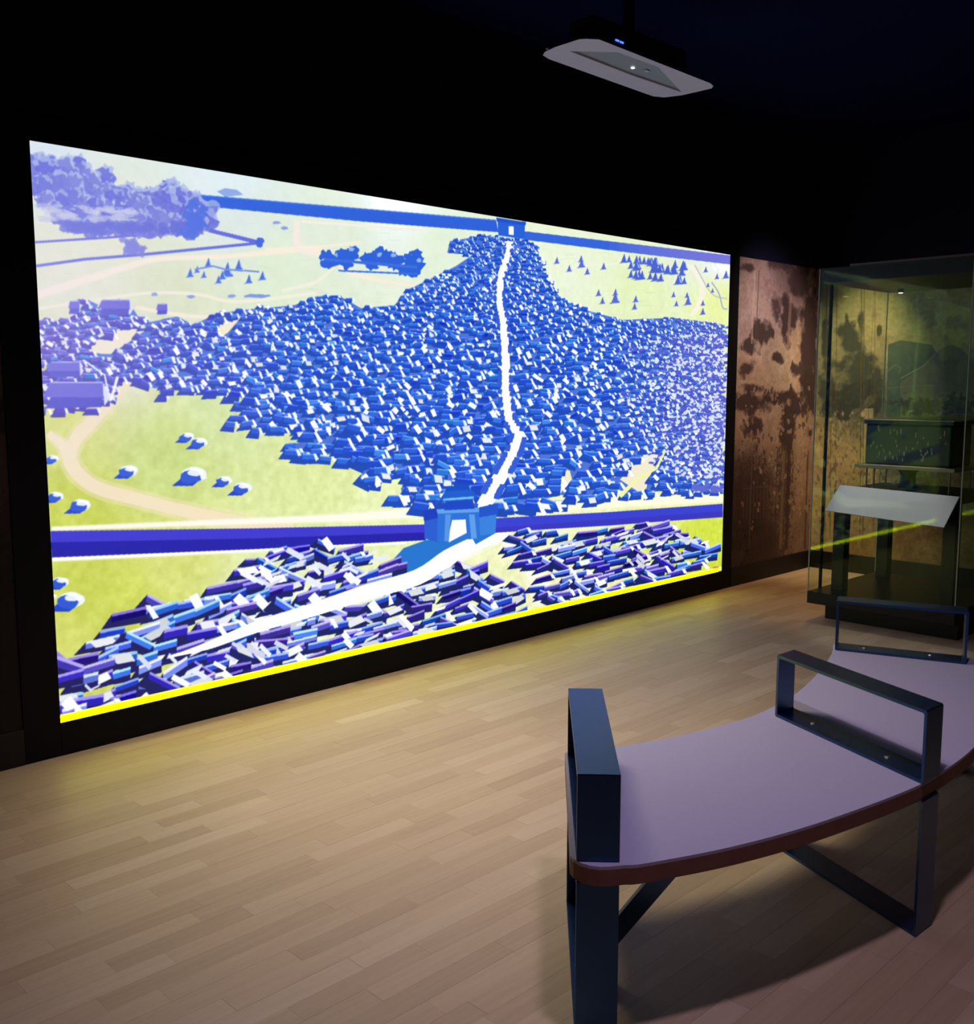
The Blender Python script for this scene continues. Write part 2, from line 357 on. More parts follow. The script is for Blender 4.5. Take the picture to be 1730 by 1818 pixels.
    cv.poly([(876, 919), (1080, 908), (1283, 893), (1283, 916), (1080, 932), (876, 944)], (58, 66, 208))
    cv.poly([(876, 936), (1283, 906), (1283, 917), (876, 945)], (58, 56, 190))
    cv.poly([(716, 972), (755, 958), (880, 945), (850, 962), (785, 1000), (735, 1026), (690, 1030), (640, 1028), (690, 1000)], (36, 116, 205))
    # the town
    def tint(x, y):
        t = np.clip((x-120)/420, 0, 1); base = np.array([84, 76, 200])*(1-t)+np.array([38, 88, 214])*t
        u = np.clip((x-1080)/220, 0, 1)*np.clip((900-y)/150, 0, 1); base = base*(1-u)+np.array([92, 104, 208])*u
        if y > 960: base = base*.55+np.array([58, 48, 178])*.45
        return base
    def house(x, y, s, ang, lit, big=False):
        c = tint(x, y); v = RNG.normal()*13; c1 = clamp(c+[v*.6, v*1.2, v*.6])
        if RNG.random() < .05: c1 = clamp(np.array([46, 120, 218])+v)
        if big: c1 = clamp([np.array([40, 22, 130]), np.array([52, 40, 190]), np.array([38, 70, 205]), np.array([110, 130, 228]), np.array([60, 50, 170]), np.array([44, 100, 215])][RNG.integers(6)]+v*1.4)
        w_, h_ = (s*RNG.uniform(.7, 1.25), s*RNG.uniform(.2, .3)) if big else (s*RNG.uniform(.55, 1.0), s*RNG.uniform(.26, .40)); ca, sa = math.cos(ang), math.sin(ang)
        ax = np.array([ca, sa])*w_/2; dn = np.array([-sa*.3-.12, 1])*h_; p = np.array([x, y])
        dk = clamp(c*(.84 if not big else .5)); k_ = RNG.uniform(.75, 1.35)
        cv.poly([p-ax, p+ax, p+ax+dn*1.9, p-ax+dn*1.9-[s*.35, 0]], dk)                              # cast shade and wall
        cv.poly([p-ax, p+ax, p+ax+dn, p-ax+dn], c1)                                                  # near roof plane
        cv.poly([p-ax-[0, h_*.08], p+ax-[0, h_*.08], p+ax+dn*(.14 if not big else .3), p-ax+dn*(.14 if not big else .3)], clamp(np.array(c1)+(70 if not big else 135)), 0.85)
        if lit == 1:                                                                                 # gable side in light
            q = p+ax; cv.poly([q-[s*.05, h_*.2], q+[s*.14, -h_*.2], q+[s*.42*k_, h_*1.25*k_], q+[s*.22*k_, h_*1.5*k_]], (240, 246, 254))
        elif lit == 2:                                                                               # whole roof plane in light
            cv.poly([p-ax*.8, p+ax*.5, p+ax*.9+dn*1.1, p-ax*.4+dn*1.15], clamp(np.array([246, 249, 254])-RNG.random()*(26 if not big else 44)))
        elif lit == 3:
            q = p+ax*.5; cv.poly([q-[0, h_*.2], q+[s*.20, -h_*.1], q+[s*.36, h_*1.0], q+[s*.15, h_*1.2]], (234, 242, 254))
        elif lit == 4:                                                                               # lit roof seen at a slant
            a2 = RNG.uniform(.5, 1.2); e = np.array([math.cos(a2), math.sin(a2)])*s*.28*k_; g2 = np.array([-e[1], e[0]])*.55
            q = p+[RNG.uniform(-.2, .3)*s, h_*.3]; cv.poly([q-e-g2, q+e-g2, q+e+g2, q-e+g2], (242, 247, 254))
    def fill(outline, size, n, big=False, lits=(0, 1, 1, 2, 3), holes=()):
        O = np.array(outline, float); lo, hi = O.min(0), O.max(0)
        pts = RNG.uniform(lo, hi, (n*6, 2)); pts = pts[cv.inside(pts, O)]
        s = np.array([size(x, y) for x, y in pts]); keep = []
        cell = {}
        for i, (x, y) in enumerate(pts):                      # dart throwing so houses stand apart
            r = s[i]; k = (int(x//16), int(y//16)); ok = True
            for dx in (-1, 0, 1):
                for dy in (-1, 0, 1):
                    for j in cell.get((k[0]+dx, k[1]+dy), ()):
                        if abs(pts[j][0]-x) < r*.50 and abs(pts[j][1]-y) < r*.30: ok = False
            if ok: cell.setdefault(k, []).append(i); keep.append(i)
            if len(keep) >= n: break
        keep.sort(key=lambda i: pts[i][1]); pts = pts+np.c_[RNG.normal(size=len(pts)), RNG.normal(size=len(pts))]*(s*(.07 if big else .22))[:, None]
        for i in keep:
            x, y = pts[i]
            if any(cv.inside(pts[i:i+1], h)[0] for h in holes): continue
            a = RNG.normal()*.10 if not big else RNG.choice([-.38, -.28, -.22, -.3, -.25, .5])+RNG.normal()*.08
            if not big and RNG.random() < .12: a += RNG.choice([.5, -.4])
            house(x, y, s[i], a, RNG.choice(lits), big)
    main = [(70, 572), (120, 562), (150, 530), (180, 545), (220, 530), (240, 560), (262, 570), (310, 560), (340, 575), (380, 555), (430, 548), (520, 540), (560, 524), (600, 522), (640, 545), (700, 540), (725, 512), (770, 490), (810, 470), (840, 450),
            (795, 446), (800, 425), (860, 415), (930, 422), (955, 432), (968, 480), (1000, 530), (1050, 550), (1110, 566), (1200, 562), (1290, 574), (1284, 868), (1200, 872), (1140, 876), (1085, 870),
            (1040, 888), (1000, 880), (940, 895), (900, 905), (800, 905), (715, 890), (712, 868), (735, 850), (700, 828), (650, 862), (640, 838), (655, 815), (600, 806), (500, 812), (515, 790), (560, 778),
            (505, 762), (425, 752), (400, 750), (440, 736), (425, 705), (352, 688), (300, 690), (262, 688), (235, 655), (212, 668), (190, 715), (80, 722)]
    holes = ([(152, 610), (205, 585), (240, 575), (262, 582), (238, 600), (196, 628), (160, 626)], [(385, 580), (418, 558), (428, 562), (404, 590), (388, 600)],
             [(1145, 880), (1100, 850), (1150, 800), (1175, 805), (1150, 850)], [(985, 850), (1010, 830), (1015, 850), (990, 880)])
    inner = np.array(main, float); cen = inner.mean(0)
    cv.poly([tuple(p+(cen-p)*.012) for p in inner], (56, 98, 214), 0.88)
    for hp in holes: cv.poly(hp, (240, 232, 205))
    sz = lambda x, y: float(np.interp(y, [420, 520, 600, 700, 800, 900], [8.5, 11.5, 17, 21, 26, 32])*np.interp(x, [300, 900, 1050, 1180, 1290], [1.1, 1.0, .85, .55, .42]))
    fill(main, sz, 6500, lits=(0, 1, 1, 3, 3, 1, 4, 2), holes=holes)
    # fine texture of the crowded right side
    for k in range(1500):
        x = RNG.triangular(1080, 1290, 1290); y = RNG.uniform(np.interp(x, [1080, 1290], [600, 590]), np.interp(x, [1080, 1290], [800, 868]))
        if RNG.random() < np.clip((x-1080)/150, 0, 1):
            r = RNG.uniform(1.6, 3.2); cv.blob(x, y, r*1.3, r, (84, 92, 205) if RNG.random() < .5 else (224, 230, 250), 0.9, 0.3, 8)
    # roads through it
    street = [(905, 428), (897, 460), (887, 495), (886, 530), (894, 580), (897, 640), (897, 690), (903, 740), (921, 770), (912, 800), (893, 835), (872, 872), (848, 915)]
    cv.line(street, [11, 12, 13, 13, 14, 15, 17, 17, 20, 23, 24, 26, 26], (250, 252, 253))
    for k in range(150):
        t = RNG.uniform(0, 12); i = int(t); f = t-i; p = np.array(street[min(i, 12)])*(1-f)+np.array(street[min(i+1, 12)])*f; sd = RNG.choice([-1, 1])
        s = 3+t*.5; q = p+[sd*(5+t*.85), 0]; cv.poly([q+[-s*.6, -s*.5], q+[s*.6, -s*.4], q+[s*.4, s*.8], q+[-s*.8, s*.6]], (54, 92, 212))
    cv.line([(1180, 800), (1165, 830), (1130, 850), (1100, 880)], [3, 5, 6, 8], (238, 242, 170))
    # bottom blocks
    fill([(430, 992), (520, 962), (560, 965), (640, 958), (712, 1002), (690, 1022), (600, 1052), (500, 1092), (420, 1125), (330, 1150), (200, 1172), (120, 1180), (160, 1140), (205, 1092), (280, 1060), (390, 1040)],
         lambda x, y: float(np.interp(y, [960, 1080, 1180], [36, 50, 66])), 250, True, (0, 0, 0, 2, 1, 0, 0, 4, 0, 2))
    fill([(100, 1150), (150, 1195), (250, 1185), (380, 1155), (500, 1105), (600, 1075), (700, 1040), (760, 1005), (850, 998), (930, 1040), (935, 1075), (820, 1115), (760, 1120), (500, 1185), (106, 1280)],
         lambda x, y: float(np.interp(x, [100, 500, 930], [60, 48, 33])), 420, True, (0, 0, 0, 2, 1, 0, 0, 4, 0, 2))
    fill([(902, 960), (925, 935), (990, 945), (1180, 922), (1215, 945), (1262, 958), (1268, 985), (1230, 1005), (1150, 1028), (1090, 1045), (985, 1068), (945, 1045), (960, 1015), (920, 1000)],
         lambda x, y: 30.0, 210, True, (0, 0, 0, 2, 1, 3))
    # white roofs scattered among the near blocks
    for k in range(75):
        zone = RNG.integers(3)
        x, y = [(RNG.uniform(440, 680), RNG.uniform(968, 1050)), (RNG.uniform(150, 900), 0), (RNG.uniform(1100, 1260), RNG.uniform(930, 1015))][zone]
        if zone == 1: y = np.interp(x, [100, 500, 930], [1235, 1140, 1050])+RNG.uniform(-30, 22)
        s = RNG.uniform(8, 17) if zone < 2 else RNG.uniform(6, 11); a = RNG.choice([-.45, -.3, .5, .8]); ca, sa = math.cos(a)*s, math.sin(a)*s
        cv.poly([(x-ca, y-sa), (x+ca, y+sa), (x+ca-s*.35, y+sa+s*.55), (x-ca-s*.35, y-sa+s*.55)], clamp(np.array([226, 230, 248])+RNG.normal()*14))
    cv.line(catmull([(842, 962), (795, 988), (740, 1024), (650, 1050), (560, 1080), (450, 1114), (370, 1145), (300, 1166)], 4), [float(v_) for v_ in np.interp(np.linspace(0, 7, 29), range(8), [22, 28, 28, 27, 24, 20, 14, 3])], white)
    # temple-like halls on the left
    for x, y, w_, h_ in [(205, 545, 58, 26), (132, 545, 20, 22), (288, 548, 20, 18), (135, 700, 110, 44), (115, 655, 60, 26)]:
        cv.poly([(x-w_*.42, y-h_/2), (x+w_*.42, y-h_/2), (x+w_*.55, y+h_*.1), (x-w_*.55, y+h_*.1)], (98, 96, 210)); cv.poly([(x-w_*.42, y+h_*.1), (x+w_*.42, y+h_*.1), (x+w_*.38, y+h_*.5), (x-w_*.5, y+h_*.55)], (74, 74, 196))
        cv.line([(x-w_*.42, y-h_/2), (x+w_*.42, y-h_/2)], 2, (165, 175, 235)); cv.poly([(x+w_*.42, y-h_/2), (x+w_*.55, y+h_*.1), (x+w_*.45, y+h_*.45)], (215, 222, 245))
    cv.line([(150, 640), (185, 665), (195, 712)], 3, (232, 236, 248)); cv.line([(208, 668), (196, 710)], 5, (240, 238, 240))
    # far gate
    cv.poly([(882, 389), (931, 396), (930, 424), (884, 418)], (40, 96, 214)); cv.poly([(880, 386), (933, 394), (932, 400), (881, 393)], (34, 82, 200)); cv.poly([(902, 401), (911, 402), (911, 417), (902, 416)], (240, 248, 255))
    # near gate
    for P, c in [([(752, 905), (778, 905), (778, 962), (753, 955)], (44, 92, 208)), ([(750, 905), (777, 900), (779, 918), (752, 924)], (28, 62, 186)),
                 ([(850, 903), (882, 897), (879, 946), (850, 950)], (58, 128, 220)), ([(848, 900), (884, 892), (882, 912), (848, 918)], (36, 84, 200)),
                 ([(776, 908), (850, 905), (852, 955), (776, 960)], (44, 112, 214)), ([(774, 903), (850, 900), (850, 908), (776, 911)], (96, 160, 232)),
                 ([(790, 884), (838, 880), (842, 902), (788, 905)], (30, 72, 196)), ([(780, 886), (790, 870), (834, 866), (848, 880), (838, 886), (790, 890)], (32, 92, 204)),
                 ([(792, 862), (832, 860), (834, 868), (790, 871)], (24, 78, 196)), ([(786, 884), (840, 880), (841, 884), (786, 888)], (110, 190, 235)),
                 ([(802, 922), (826, 921), (828, 945), (796, 962), (798, 940)], (238, 246, 255)), ([(790, 912), (800, 912), (796, 960), (788, 960)], (86, 146, 226)), ([(832, 912), (842, 912), (846, 955), (836, 955)], (92, 156, 230))]:
        cv.poly(P, c)
    for k in range(46): cv.blob(RNG.uniform(1230, 1290), RNG.uniform(860, 872), 4, 3, (96, 104, 206), 0.8)
    # hazy camera veil over the left side, painted into the picture colours
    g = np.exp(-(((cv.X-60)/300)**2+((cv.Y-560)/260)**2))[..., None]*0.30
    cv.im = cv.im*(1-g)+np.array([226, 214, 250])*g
    cv.blur(3)
    # yellow line of the lowest pixels
    h = cv.H; cv.im[h-17:] = (250, 252, 120); cv.im[h-22:, -60:-22] = (235, 130, 70)
    return cv.image('town_picture')

def leafy(cv, n, shapes, thr=0.5, k=0.8):
    """soft ellipses whose rim is broken up by fine noise"""
    f = np.zeros(cv.X.shape, np.float32)
    for x, y, rx, ry in shapes: f = np.maximum(f, 1-np.sqrt(((cv.X-x)/rx)**2+((cv.Y-y)/ry)**2)*.5)
    return np.clip((f+(n-.5)*k-thr)*4.5, 0, 1)[..., None]
def paint_left_mural():
    q = [unp_px(6.83, 0, 2.51), unp_px(8.1, 0, 2.51), unp_px(8.1, 0, .15), unp_px(6.83, 0, .15)]
    cv = Canvas(620, 1150, q); n = fnoise(1150, 620, 14, 6, 21); n2 = fnoise(1150, 620, 60, 3, 22)
    def mix(mask, c): cv.im = cv.im*(1-mask)+np.array(c, np.float32)*mask
    cv.ground([(1330, 480, (196, 150, 132)), (1330, 560, (206, 160, 138)), (1400, 480, (160, 118, 112)), (1390, 650, (216, 172, 124)), (1350, 740, (190, 146, 106)), (1420, 760, (196, 150, 100)),
               (1330, 860, (96, 66, 52)), (1420, 860, (176, 132, 88)), (1330, 960, (70, 46, 38)), (1425, 950, (150, 112, 74))])
    cv.im += ((n-.5)*50+(n2-.5)*34)[..., None]
    dk = (84, 56, 54)
    mix(leafy(cv, n, [(1325, 476, 22, 10), (1415, 500, 34, 50), (1385, 470, 25, 18), (1378, 545, 14, 30)], .56, .7), (98, 68, 68))
    mix(leafy(cv, n, [(1436, 620, 20, 170), (1400, 560, 16, 60), (1412, 720, 30, 24)], .52, .8), dk)
    mix(leafy(cv, n, [(1350, 592, 26, 22), (1330, 612, 18, 16), (1382, 636, 12, 10), (1415, 655, 14, 14), (1322, 655, 20, 18), (1340, 690, 26, 12)], .5, 1.1), (92, 66, 56))
    mix(leafy(cv, n, [(1330, 715, 36, 24), (1385, 705, 46, 15), (1400, 760, 16, 60), (1335, 760, 20, 22), (1440, 700, 14, 60)], .5, .95), (84, 58, 48))
    mix(leafy(cv, n2, [(1392, 860, 16, 130), (1330, 900, 44, 100), (1360, 960, 44, 70)], .5, 1.0)*.75, (74, 50, 40))
    for x, w_, c, a in [(1338, 3, (232, 186, 150), .55), (1345, 2, (120, 84, 72), .6), (1402, 5, (200, 150, 112), .5), (1333, 2, (130, 100, 76), .5), (1389, 5, (150, 116, 74), .6), (1399, 6, (60, 40, 34), .6), (1378, 2, (70, 48, 40), .5), (1432, 3, (60, 42, 34), .5)]:
        y0, y1 = (480, 610) if x in (1338, 1345) else (520, 620) if x == 1402 else (800, 975)
        cv.line([(x+2, y0), (x-4, y1)], w_, c, a)
    for k in range(260):
        x, y = RNG.uniform(1312, 1440), RNG.uniform(690, 940); r = RNG.uniform(1.2, 4)
        if y > 780 and RNG.random() < .5: continue
        cv.blob(x, y, r*.7, r*1.5, (206, 158, 112) if RNG.random() < .5 else (74, 50, 42), .6, .6, 8)
    for k in range(8): cv.line([(1320+k*6, 860), (1319+k*6, 920)], 1.2, (120, 90, 66), .6)
    cv.line([(1318, 868), (1370, 862)], 1.5, (120, 90, 66), .6)
    g = cv.im.mean(-1, keepdims=True); cv.im = cv.im*.72+g*.28*np.array([1.02, .98, .94])
    a = cv.image('sepia_tree_print'); cv.im = cv.im*.38; return a, cv.image('shaded_tree_print')  # second copy of the same print, dimness painted in by darkening its colours
def unp_px(x, y, z):
    q = ROWS @ (np.array([x, y, z])-CAM); return (865+F*q[0]/q[2], 909-F*q[1]/q[2])
MW = 4.0
def paint_right_mural():
    q = [unp_px(8.1, 0, 2.51), unp_px(8.1, -1.4, 2.51), unp_px(8.1, -1.4, .15), unp_px(8.1, 0, .15)]
    cv = Canvas(700, 1180, q); n = fnoise(1180, 700, 14, 6, 31); n2 = fnoise(1180, 700, 60, 3, 32)
    def mix(mask, c): cv.im = cv.im*(1-mask)+np.array(c, np.float32)*mask
    cv.ground([(1480, 540, (186, 178, 120)), (1560, 600, (190, 172, 122)), (1650, 580, (158, 166, 100)), (1700, 560, (160, 160, 120)), (1660, 700, (96, 112, 86)), (1540, 720, (120, 112, 84)), (1500, 820, (214, 176, 112)),
               (1540, 900, (200, 168, 110)), (1470, 900, (222, 188, 118)), (1640, 760, (60, 84, 52)), (1640, 850, (90, 96, 60)), (1630, 960, (140, 110, 80)), (1700, 900, (110, 96, 64)), (1550, 960, (180, 150, 100)), (1720, 980, (110, 98, 66))])
    cv.im += ((n-.5)*44+(n2-.5)*40)[..., None]
    dk = (84, 84, 64)
    mix(leafy(cv, n, [(1510, 600, 28, 34), (1530, 575, 8, 26), (1505, 575, 6, 24), (1466, 600, 10, 50), (1520, 660, 44, 40), (1562, 592, 6, 14), (1470, 690, 20, 50), (1560, 690, 16, 60)], .52, .8), dk)
    mix(leafy(cv, n, [(1510, 705, 52, 30), (1560, 720, 22, 24), (1500, 738, 14, 10)], .5, 1.0), (76, 72, 54))
    cv.poly([(1578, 612), (1600, 604), (1655, 612), (1672, 640), (1700, 640), (1700, 740), (1575, 740)], (66, 88, 74), .75)
    cv.poly([(1600, 680), (1640, 650), (1672, 618), (1692, 612), (1712, 622), (1740, 660), (1760, 740), (1600, 740)], (104, 112, 86), .8)
    cv.line([(1600, 672), (1640, 650), (1672, 618), (1690, 610), (1712, 620)], 2, (140, 146, 112), .8)
    cv.line([(1576, 660), (1590, 648), (1600, 652), (1598, 662)], 2, (130, 140, 110), .6)
    cv.line([(1560, 690), (1650, 684), (1700, 686)], 2, (120, 124, 96), .5)
    for x, a in [(1528, .7), (1533, .5), (1552, .4), (1466, .6), (1475, .5), (1484, .5)]: cv.line([(x+3, 500), (x, 950)], 2, (110, 96, 60), a)
    cv.poly([(1536, 725), (1552, 725), (1550, 860), (1534, 860)], (226, 196, 138), .7)
    mix(leafy(cv, n2, [(1640, 720, 60, 18), (1700, 720, 40, 20)], .5, 1.0), (64, 70, 48))
    for k in range(420):
        x, y = RNG.uniform(1450, 1560), RNG.uniform(730, 940); r = RNG.uniform(1, 4)
        cv.blob(x, y, r*.7, r*1.4, (232, 200, 140) if RNG.random() < .55 else (120, 94, 62), .5, .6, 8)
    for k in range(160):
        x, y = RNG.uniform(1560, 1720), RNG.uniform(745, 860); cv.blob(x, y, 3, 4, (52, 66, 40) if RNG.random() < .6 else (110, 116, 70), .5, .6, 8)
    return cv.image('hill_and_tree_print')

def image_mat(name, img, emit=None, rough=0.6):
    m = bpy.data.materials.new(name); m.use_nodes = True; nt = m.node_tree; b = nt.nodes['Principled BSDF']
    t = nt.nodes.new('ShaderNodeTexImage'); t.image = img; t.extension = 'EXTEND'
    uv = nt.nodes.new('ShaderNodeUVMap'); nt.links.new(uv.outputs[0], t.inputs[0])
    b.inputs['Roughness'].default_value = rough
    if emit:
        b.inputs['Base Color'].default_value = (0.01, 0.01, 0.01, 1); nt.links.new(t.outputs[0], b.inputs['Emission Color'])
        # the picture's near-white pixels are far brighter than the camera could record
        sx = nt.nodes.new('ShaderNodeSeparateColor'); nt.links.new(t.outputs[0], sx.inputs[0]); m1 = nt.nodes.new('ShaderNodeMath'); m1.operation = 'MINIMUM'
        nt.links.new(sx.outputs[0], m1.inputs[0]); nt.links.new(sx.outputs[2], m1.inputs[1]); mr = nt.nodes.new('ShaderNodeMapRange')
        mr.inputs['From Min'].default_value = 0.84; mr.inputs['From Max'].default_value = 1.0; mr.inputs['To Min'].default_value = emit; mr.inputs['To Max'].default_value = emit*2.8
        nt.links.new(m1.outputs[0], mr.inputs['Value']); nt.links.new(mr.outputs[0], b.inputs['Emission Strength'])
        b.inputs['Specular IOR Level'].default_value = 0.1
    else:
        nt.links.new(t.outputs[0], b.inputs['Base Color']); b.inputs['Specular IOR Level'].default_value = 0.2
    return m
def sheet(name, lo, hi, mat, parent, axis, umap):
    """thin board; its face that looks into the room carries UVs from umap(co)"""
    bm = box(bmesh.new(), lo, hi); uvl = bm.loops.layers.uv.new('UVMap')
    for f in bm.faces:
        for l in f.loops: l[uvl].uv = umap(l.vert.co)
    return obj(name, bm, mat, parent)

# ------------------------------------------------------------------ room shell
X0, X1, YF, HZ = -3.0, 8.1, -7.0, 3.5
def struct(name, lo, hi, mat, label=None):
    o = boxo(name, lo, hi, mat); tag(o, label, None, None, 'structure'); return o
floor = struct('floor', (X0, YF, -0.06), (X1, 0, -0.012), M_sub, 'pale oak strip floor of the dark gallery')
struct('ceiling', (X0, YF, HZ), (X1, 0, HZ+.1), M_ceil, 'black gallery ceiling')
wf = struct('wall_front', (X0, 0, -0.06), (X1+.1, 0.1, HZ), M_black, 'black gallery wall around the lit picture')
wr = struct('wall_right', (X1, YF, -0.06), (X1+.1, 0, HZ), M_black, 'dark gallery wall with the landscape print behind the glass case')
struct('wall_left', (X0-.1, YF, -0.06), (X0, 0.1, HZ), M_black, 'black gallery side wall')
struct('wall_rear', (X0-.1, YF-.1, -0.06), (X1+.1, YF, HZ), M_black, 'black gallery rear wall')

# floor strips: 75 mm wide, laid parallel to the picture wall
def view_size(x, y):
    q = ROWS @ (np.array([x, y, 0])-CAM)
    if q[2] < .3: return 0
    u, v = 865+F*q[0]/q[2], 909-F*q[1]/q[2]
    return 1/q[2] if -120 < u < 1850 and 900 < v < 1960 else 0
rr = random.Random(5); strips = []; SW = 0.075; row = 0; y = -0.001
while y-SW > YF:
    x = X0-rr.uniform(0, .5)
    while x < X1:
        L = rr.choice([0.42, 0.5, 0.6, 0.7])
        strips.append((max(x, X0), min(x+L, X1), y-SW, y, L)); x += L
    y -= SW
strips = [s for s in strips if s[1]-s[0] > .05]
strips.sort(key=lambda s: -max(view_size((s[0]+s[1])/2, (s[2]+s[3])/2), view_size(s[0], s[3]), view_size(s[1], s[3])))
shared = {}
for a, b, c, d, L in strips[:300]:
    key = round(b-a, 3)
    if key not in shared:
        bm = bmesh.new(); hw = (b-a)/2-.0002; box(bm, (-hw, -SW/2+.0002, -.012), (hw, SW/2-.0002, 0)); me = bpy.data.meshes.new('floorboard'); bm.to_mesh(me); bm.free(); me.materials.append(M_wood); shared[key] = me
    o = bpy.data.objects.new('floorboard', shared[key]); C.objects.link(o); o.parent = floor; o.location = ((a+b)/2, (c+d)/2, rr.uniform(-.0004, 0))
V, Fc = [], []
for a, b, c, d, L in strips[300:]:
    i = len(V); z = rr.uniform(-.0004, 0)
    V += [(a+.0002, c+.0002, z), (b-.0002, c+.0002, z), (b-.0002, d-.0002, z), (a+.0002, d-.0002, z), (a+.0002, c+.0002, -.012), (b-.0002, c+.0002, -.012), (b-.0002, d-.0002, -.012), (a+.0002, d-.0002, -.012)]
    Fc += [(i, i+1, i+2, i+3), (i, i+4, i+5, i+1), (i+1, i+5, i+6, i+2), (i+2, i+6, i+7, i+3), (i+3, i+7, i+4, i)]
me = bpy.data.meshes.new('floorboards'); me.from_pydata(V, [], Fc); me.materials.append(M_wood2)
o = bpy.data.objects.new('floorboards', me); C.objects.link(o); o.parent = floor; o['kind'] = 'stuff'

# ------------------------------------------------------------------ picture wall
SX0, SX1, SZ0, SZ1 = 1.6474, 6.7064, 0.1432, 2.5093
vw = empty('projection_screen', (4.18, 0, 0)); tag(vw, 'large bright picture screen showing a walled town from above, black surround', 'screen')
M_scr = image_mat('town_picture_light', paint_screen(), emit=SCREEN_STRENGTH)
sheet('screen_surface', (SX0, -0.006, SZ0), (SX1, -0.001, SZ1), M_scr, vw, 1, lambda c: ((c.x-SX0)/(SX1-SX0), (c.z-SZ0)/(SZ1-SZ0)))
o = boxo('lowest_line', (SX0, -0.0075, SZ0), (SX1-.05, -0.006, SZ0+.027), mat('yellow_picture_line', (.01, .01, 0), .5, emit=(1.0, 0.98, 0.0), estr=11.0), vw); o['label'] = 'bright yellow line along the bottom of the picture'
boxo('left_surround', (1.497, -0.012, 0.0), (SX0, -0.0005, SZ1), M_frame, vw).name = 'surround'
boxo('surround', (SX1, -0.012, 0.0), (6.83, -0.0005, SZ1), M_frame, vw)
boxo('surround', (1.497, -0.012, SZ1), (6.83, -0.0005, SZ1+.10), M_frame, vw)
boxo('surround', (SX0, -0.014, 0.0), (SX1, -0.0005, SZ0), M_frame, vw)

# printed walls
im_l, im_l2 = paint_left_mural(); M_lm = image_mat('sepia_print', im_l); M_lm2 = image_mat('shaded_sepia_print', im_l2); M_rm = image_mat('landscape_print', paint_right_mural())
sheet('mural_panel', (6.831, -0.006, .15), (8.094, -0.001, 2.51), M_lm, wf, 1, lambda c: ((c.x-6.83)/1.27, (c.z-.15)/2.36))
tag(sheet('mural_panel', (0.2, -0.006, .15), (1.495, -0.001, 2.51), M_lm2, wf, 1, lambda c: (1-(c.x-.2)/1.3, (c.z-.15)/2.36)))  # left strip takes the darkened copy, its shade is in the colour
ys = [0.0, -.47, -1.4, -2.6, -3.9]
for a, b in zip(ys, ys[1:]):
    sheet('mural_panel', (8.094, b+.001, .15), (8.099, a-.001-(.006 if a == 0 else 0), 2.51), M_rm, wr, 0, lambda c: (abs(((-c.y/1.4)+1) % 2-1) if -c.y > 1.4001 else -c.y/1.4, (c.z-.15)/2.36))
def skirting(name, lo, hi):
    o = boxo(name, lo, hi, M_base, None, 0.004); tag(o, 'black skirting board at the foot of the printed wall', None, None, 'structure')
skirting('baseboard_front', (6.832, -0.016, 0), (8.09, -0.0005, .15)); skirting('baseboard_left', (0.2, -0.016, 0), (1.496, -0.0005, .15)); skirting('baseboard_right', (8.083, -3.9, 0), (8.0995, -0.017, .15))

# ------------------------------------------------------------------ curved bench with steel loops
bench = empty('bench', (3.0, -2.75, 0)); tag(bench, 'curved lilac-topped bench with black steel armrests facing the screen', 'bench')
outer = catmull([(1.80, -2.858), (1.851, -2.892), (2.067, -2.985), (2.33, -3.063), (2.679, -3.130), (2.881, -3.146), (3.178, -3.136), (3.55, -3.07), (3.90, -2.965), (4.24, -2.815)])
inner = catmull([(4.06, -2.235), (3.922, -2.300), (3.62, -2.40), (3.282, -2.480), (3.038, -2.500), (2.854, -2.487), (2.614, -2.436), (2.406, -2.360), (2.30, -2.30)])
def rnd(pts, r=.03):
    return pts
outline = [(1.752, -2.800), (1.744, -2.775), (1.745, -2.75)]
outline = [(1.775, -2.842), (1.757, -2.826), (1.745, -2.804), (1.741, -2.78), (1.745, -2.757), (1.755, -2.738)]
seat_pts = outline[::-1]+[tuple(p) for p in outer]+[(4.27, -2.79)]+[tuple(p) for p in inner]+[(2.272, -2.283), (2.255, -2.287)]
ZT = .45
bm = prism(bmesh.new(), seat_pts, ZT-.008, ZT); obj('seat', bm, M_laminate, bench)
bm = prism(bmesh.new(), seat_pts, ZT-.048, ZT-.008); o = obj('seat_board', bm, M_edge, bench); o['label'] = 'reddish brown wooden edge of the seat'
def side(d, wv):
    return Vector((wv[0], wv[1], 0)).normalized() if isinstance(wv, tuple) else Vector((-d.y, d.x, 0))*wv
def loop(name, base, d, Lh, z0, z1, wv, t=.010, wid=.10, part=bench):
    """flat steel strip bent into a closed rectangle; base = end point, d = direction along it, wv = side direction"""
    d = Vector((d[0], d[1], 0)).normalized(); wv = side(d, wv); b = Vector((base[0], base[1], 0))
    bm = bmesh.new()
    def ring(o_):
        res = []
        for s in (0, 1):
            off = wv*wid*s
            res.append([bm.verts.new(b+off+d*a+Vector((0, 0, z))) for a, z in ((o_, z0+o_), (Lh-o_, z0+o_), (Lh-o_, z1-o_), (o_, z1-o_))])
        return res
    A, B = ring(0), ring(t)
    for i in range(4):
        j = (i+1) % 4
        bm.faces.new((A[0][i], A[0][j], A[1][j], A[1][i])); bm.faces.new((B[0][i], B[0][j], B[1][j], B[1][i]))
        for s in (0, 1): bm.faces.new((A[s][i], A[s][j], B[s][j], B[s][i]))
    bmesh.ops.recalc_face_normals(bm, faces=bm.faces)
    es = [e for e in bm.edges if len(e.link_faces) == 2 and abs((e.verts[0].co-e.verts[1].co).normalized().dot(wv.normalized())) > .9]
    bmesh.ops.bevel(bm, geom=es, offset=.003, segments=2, affect='EDGES')
    return obj(name, bm, M_steel, part)
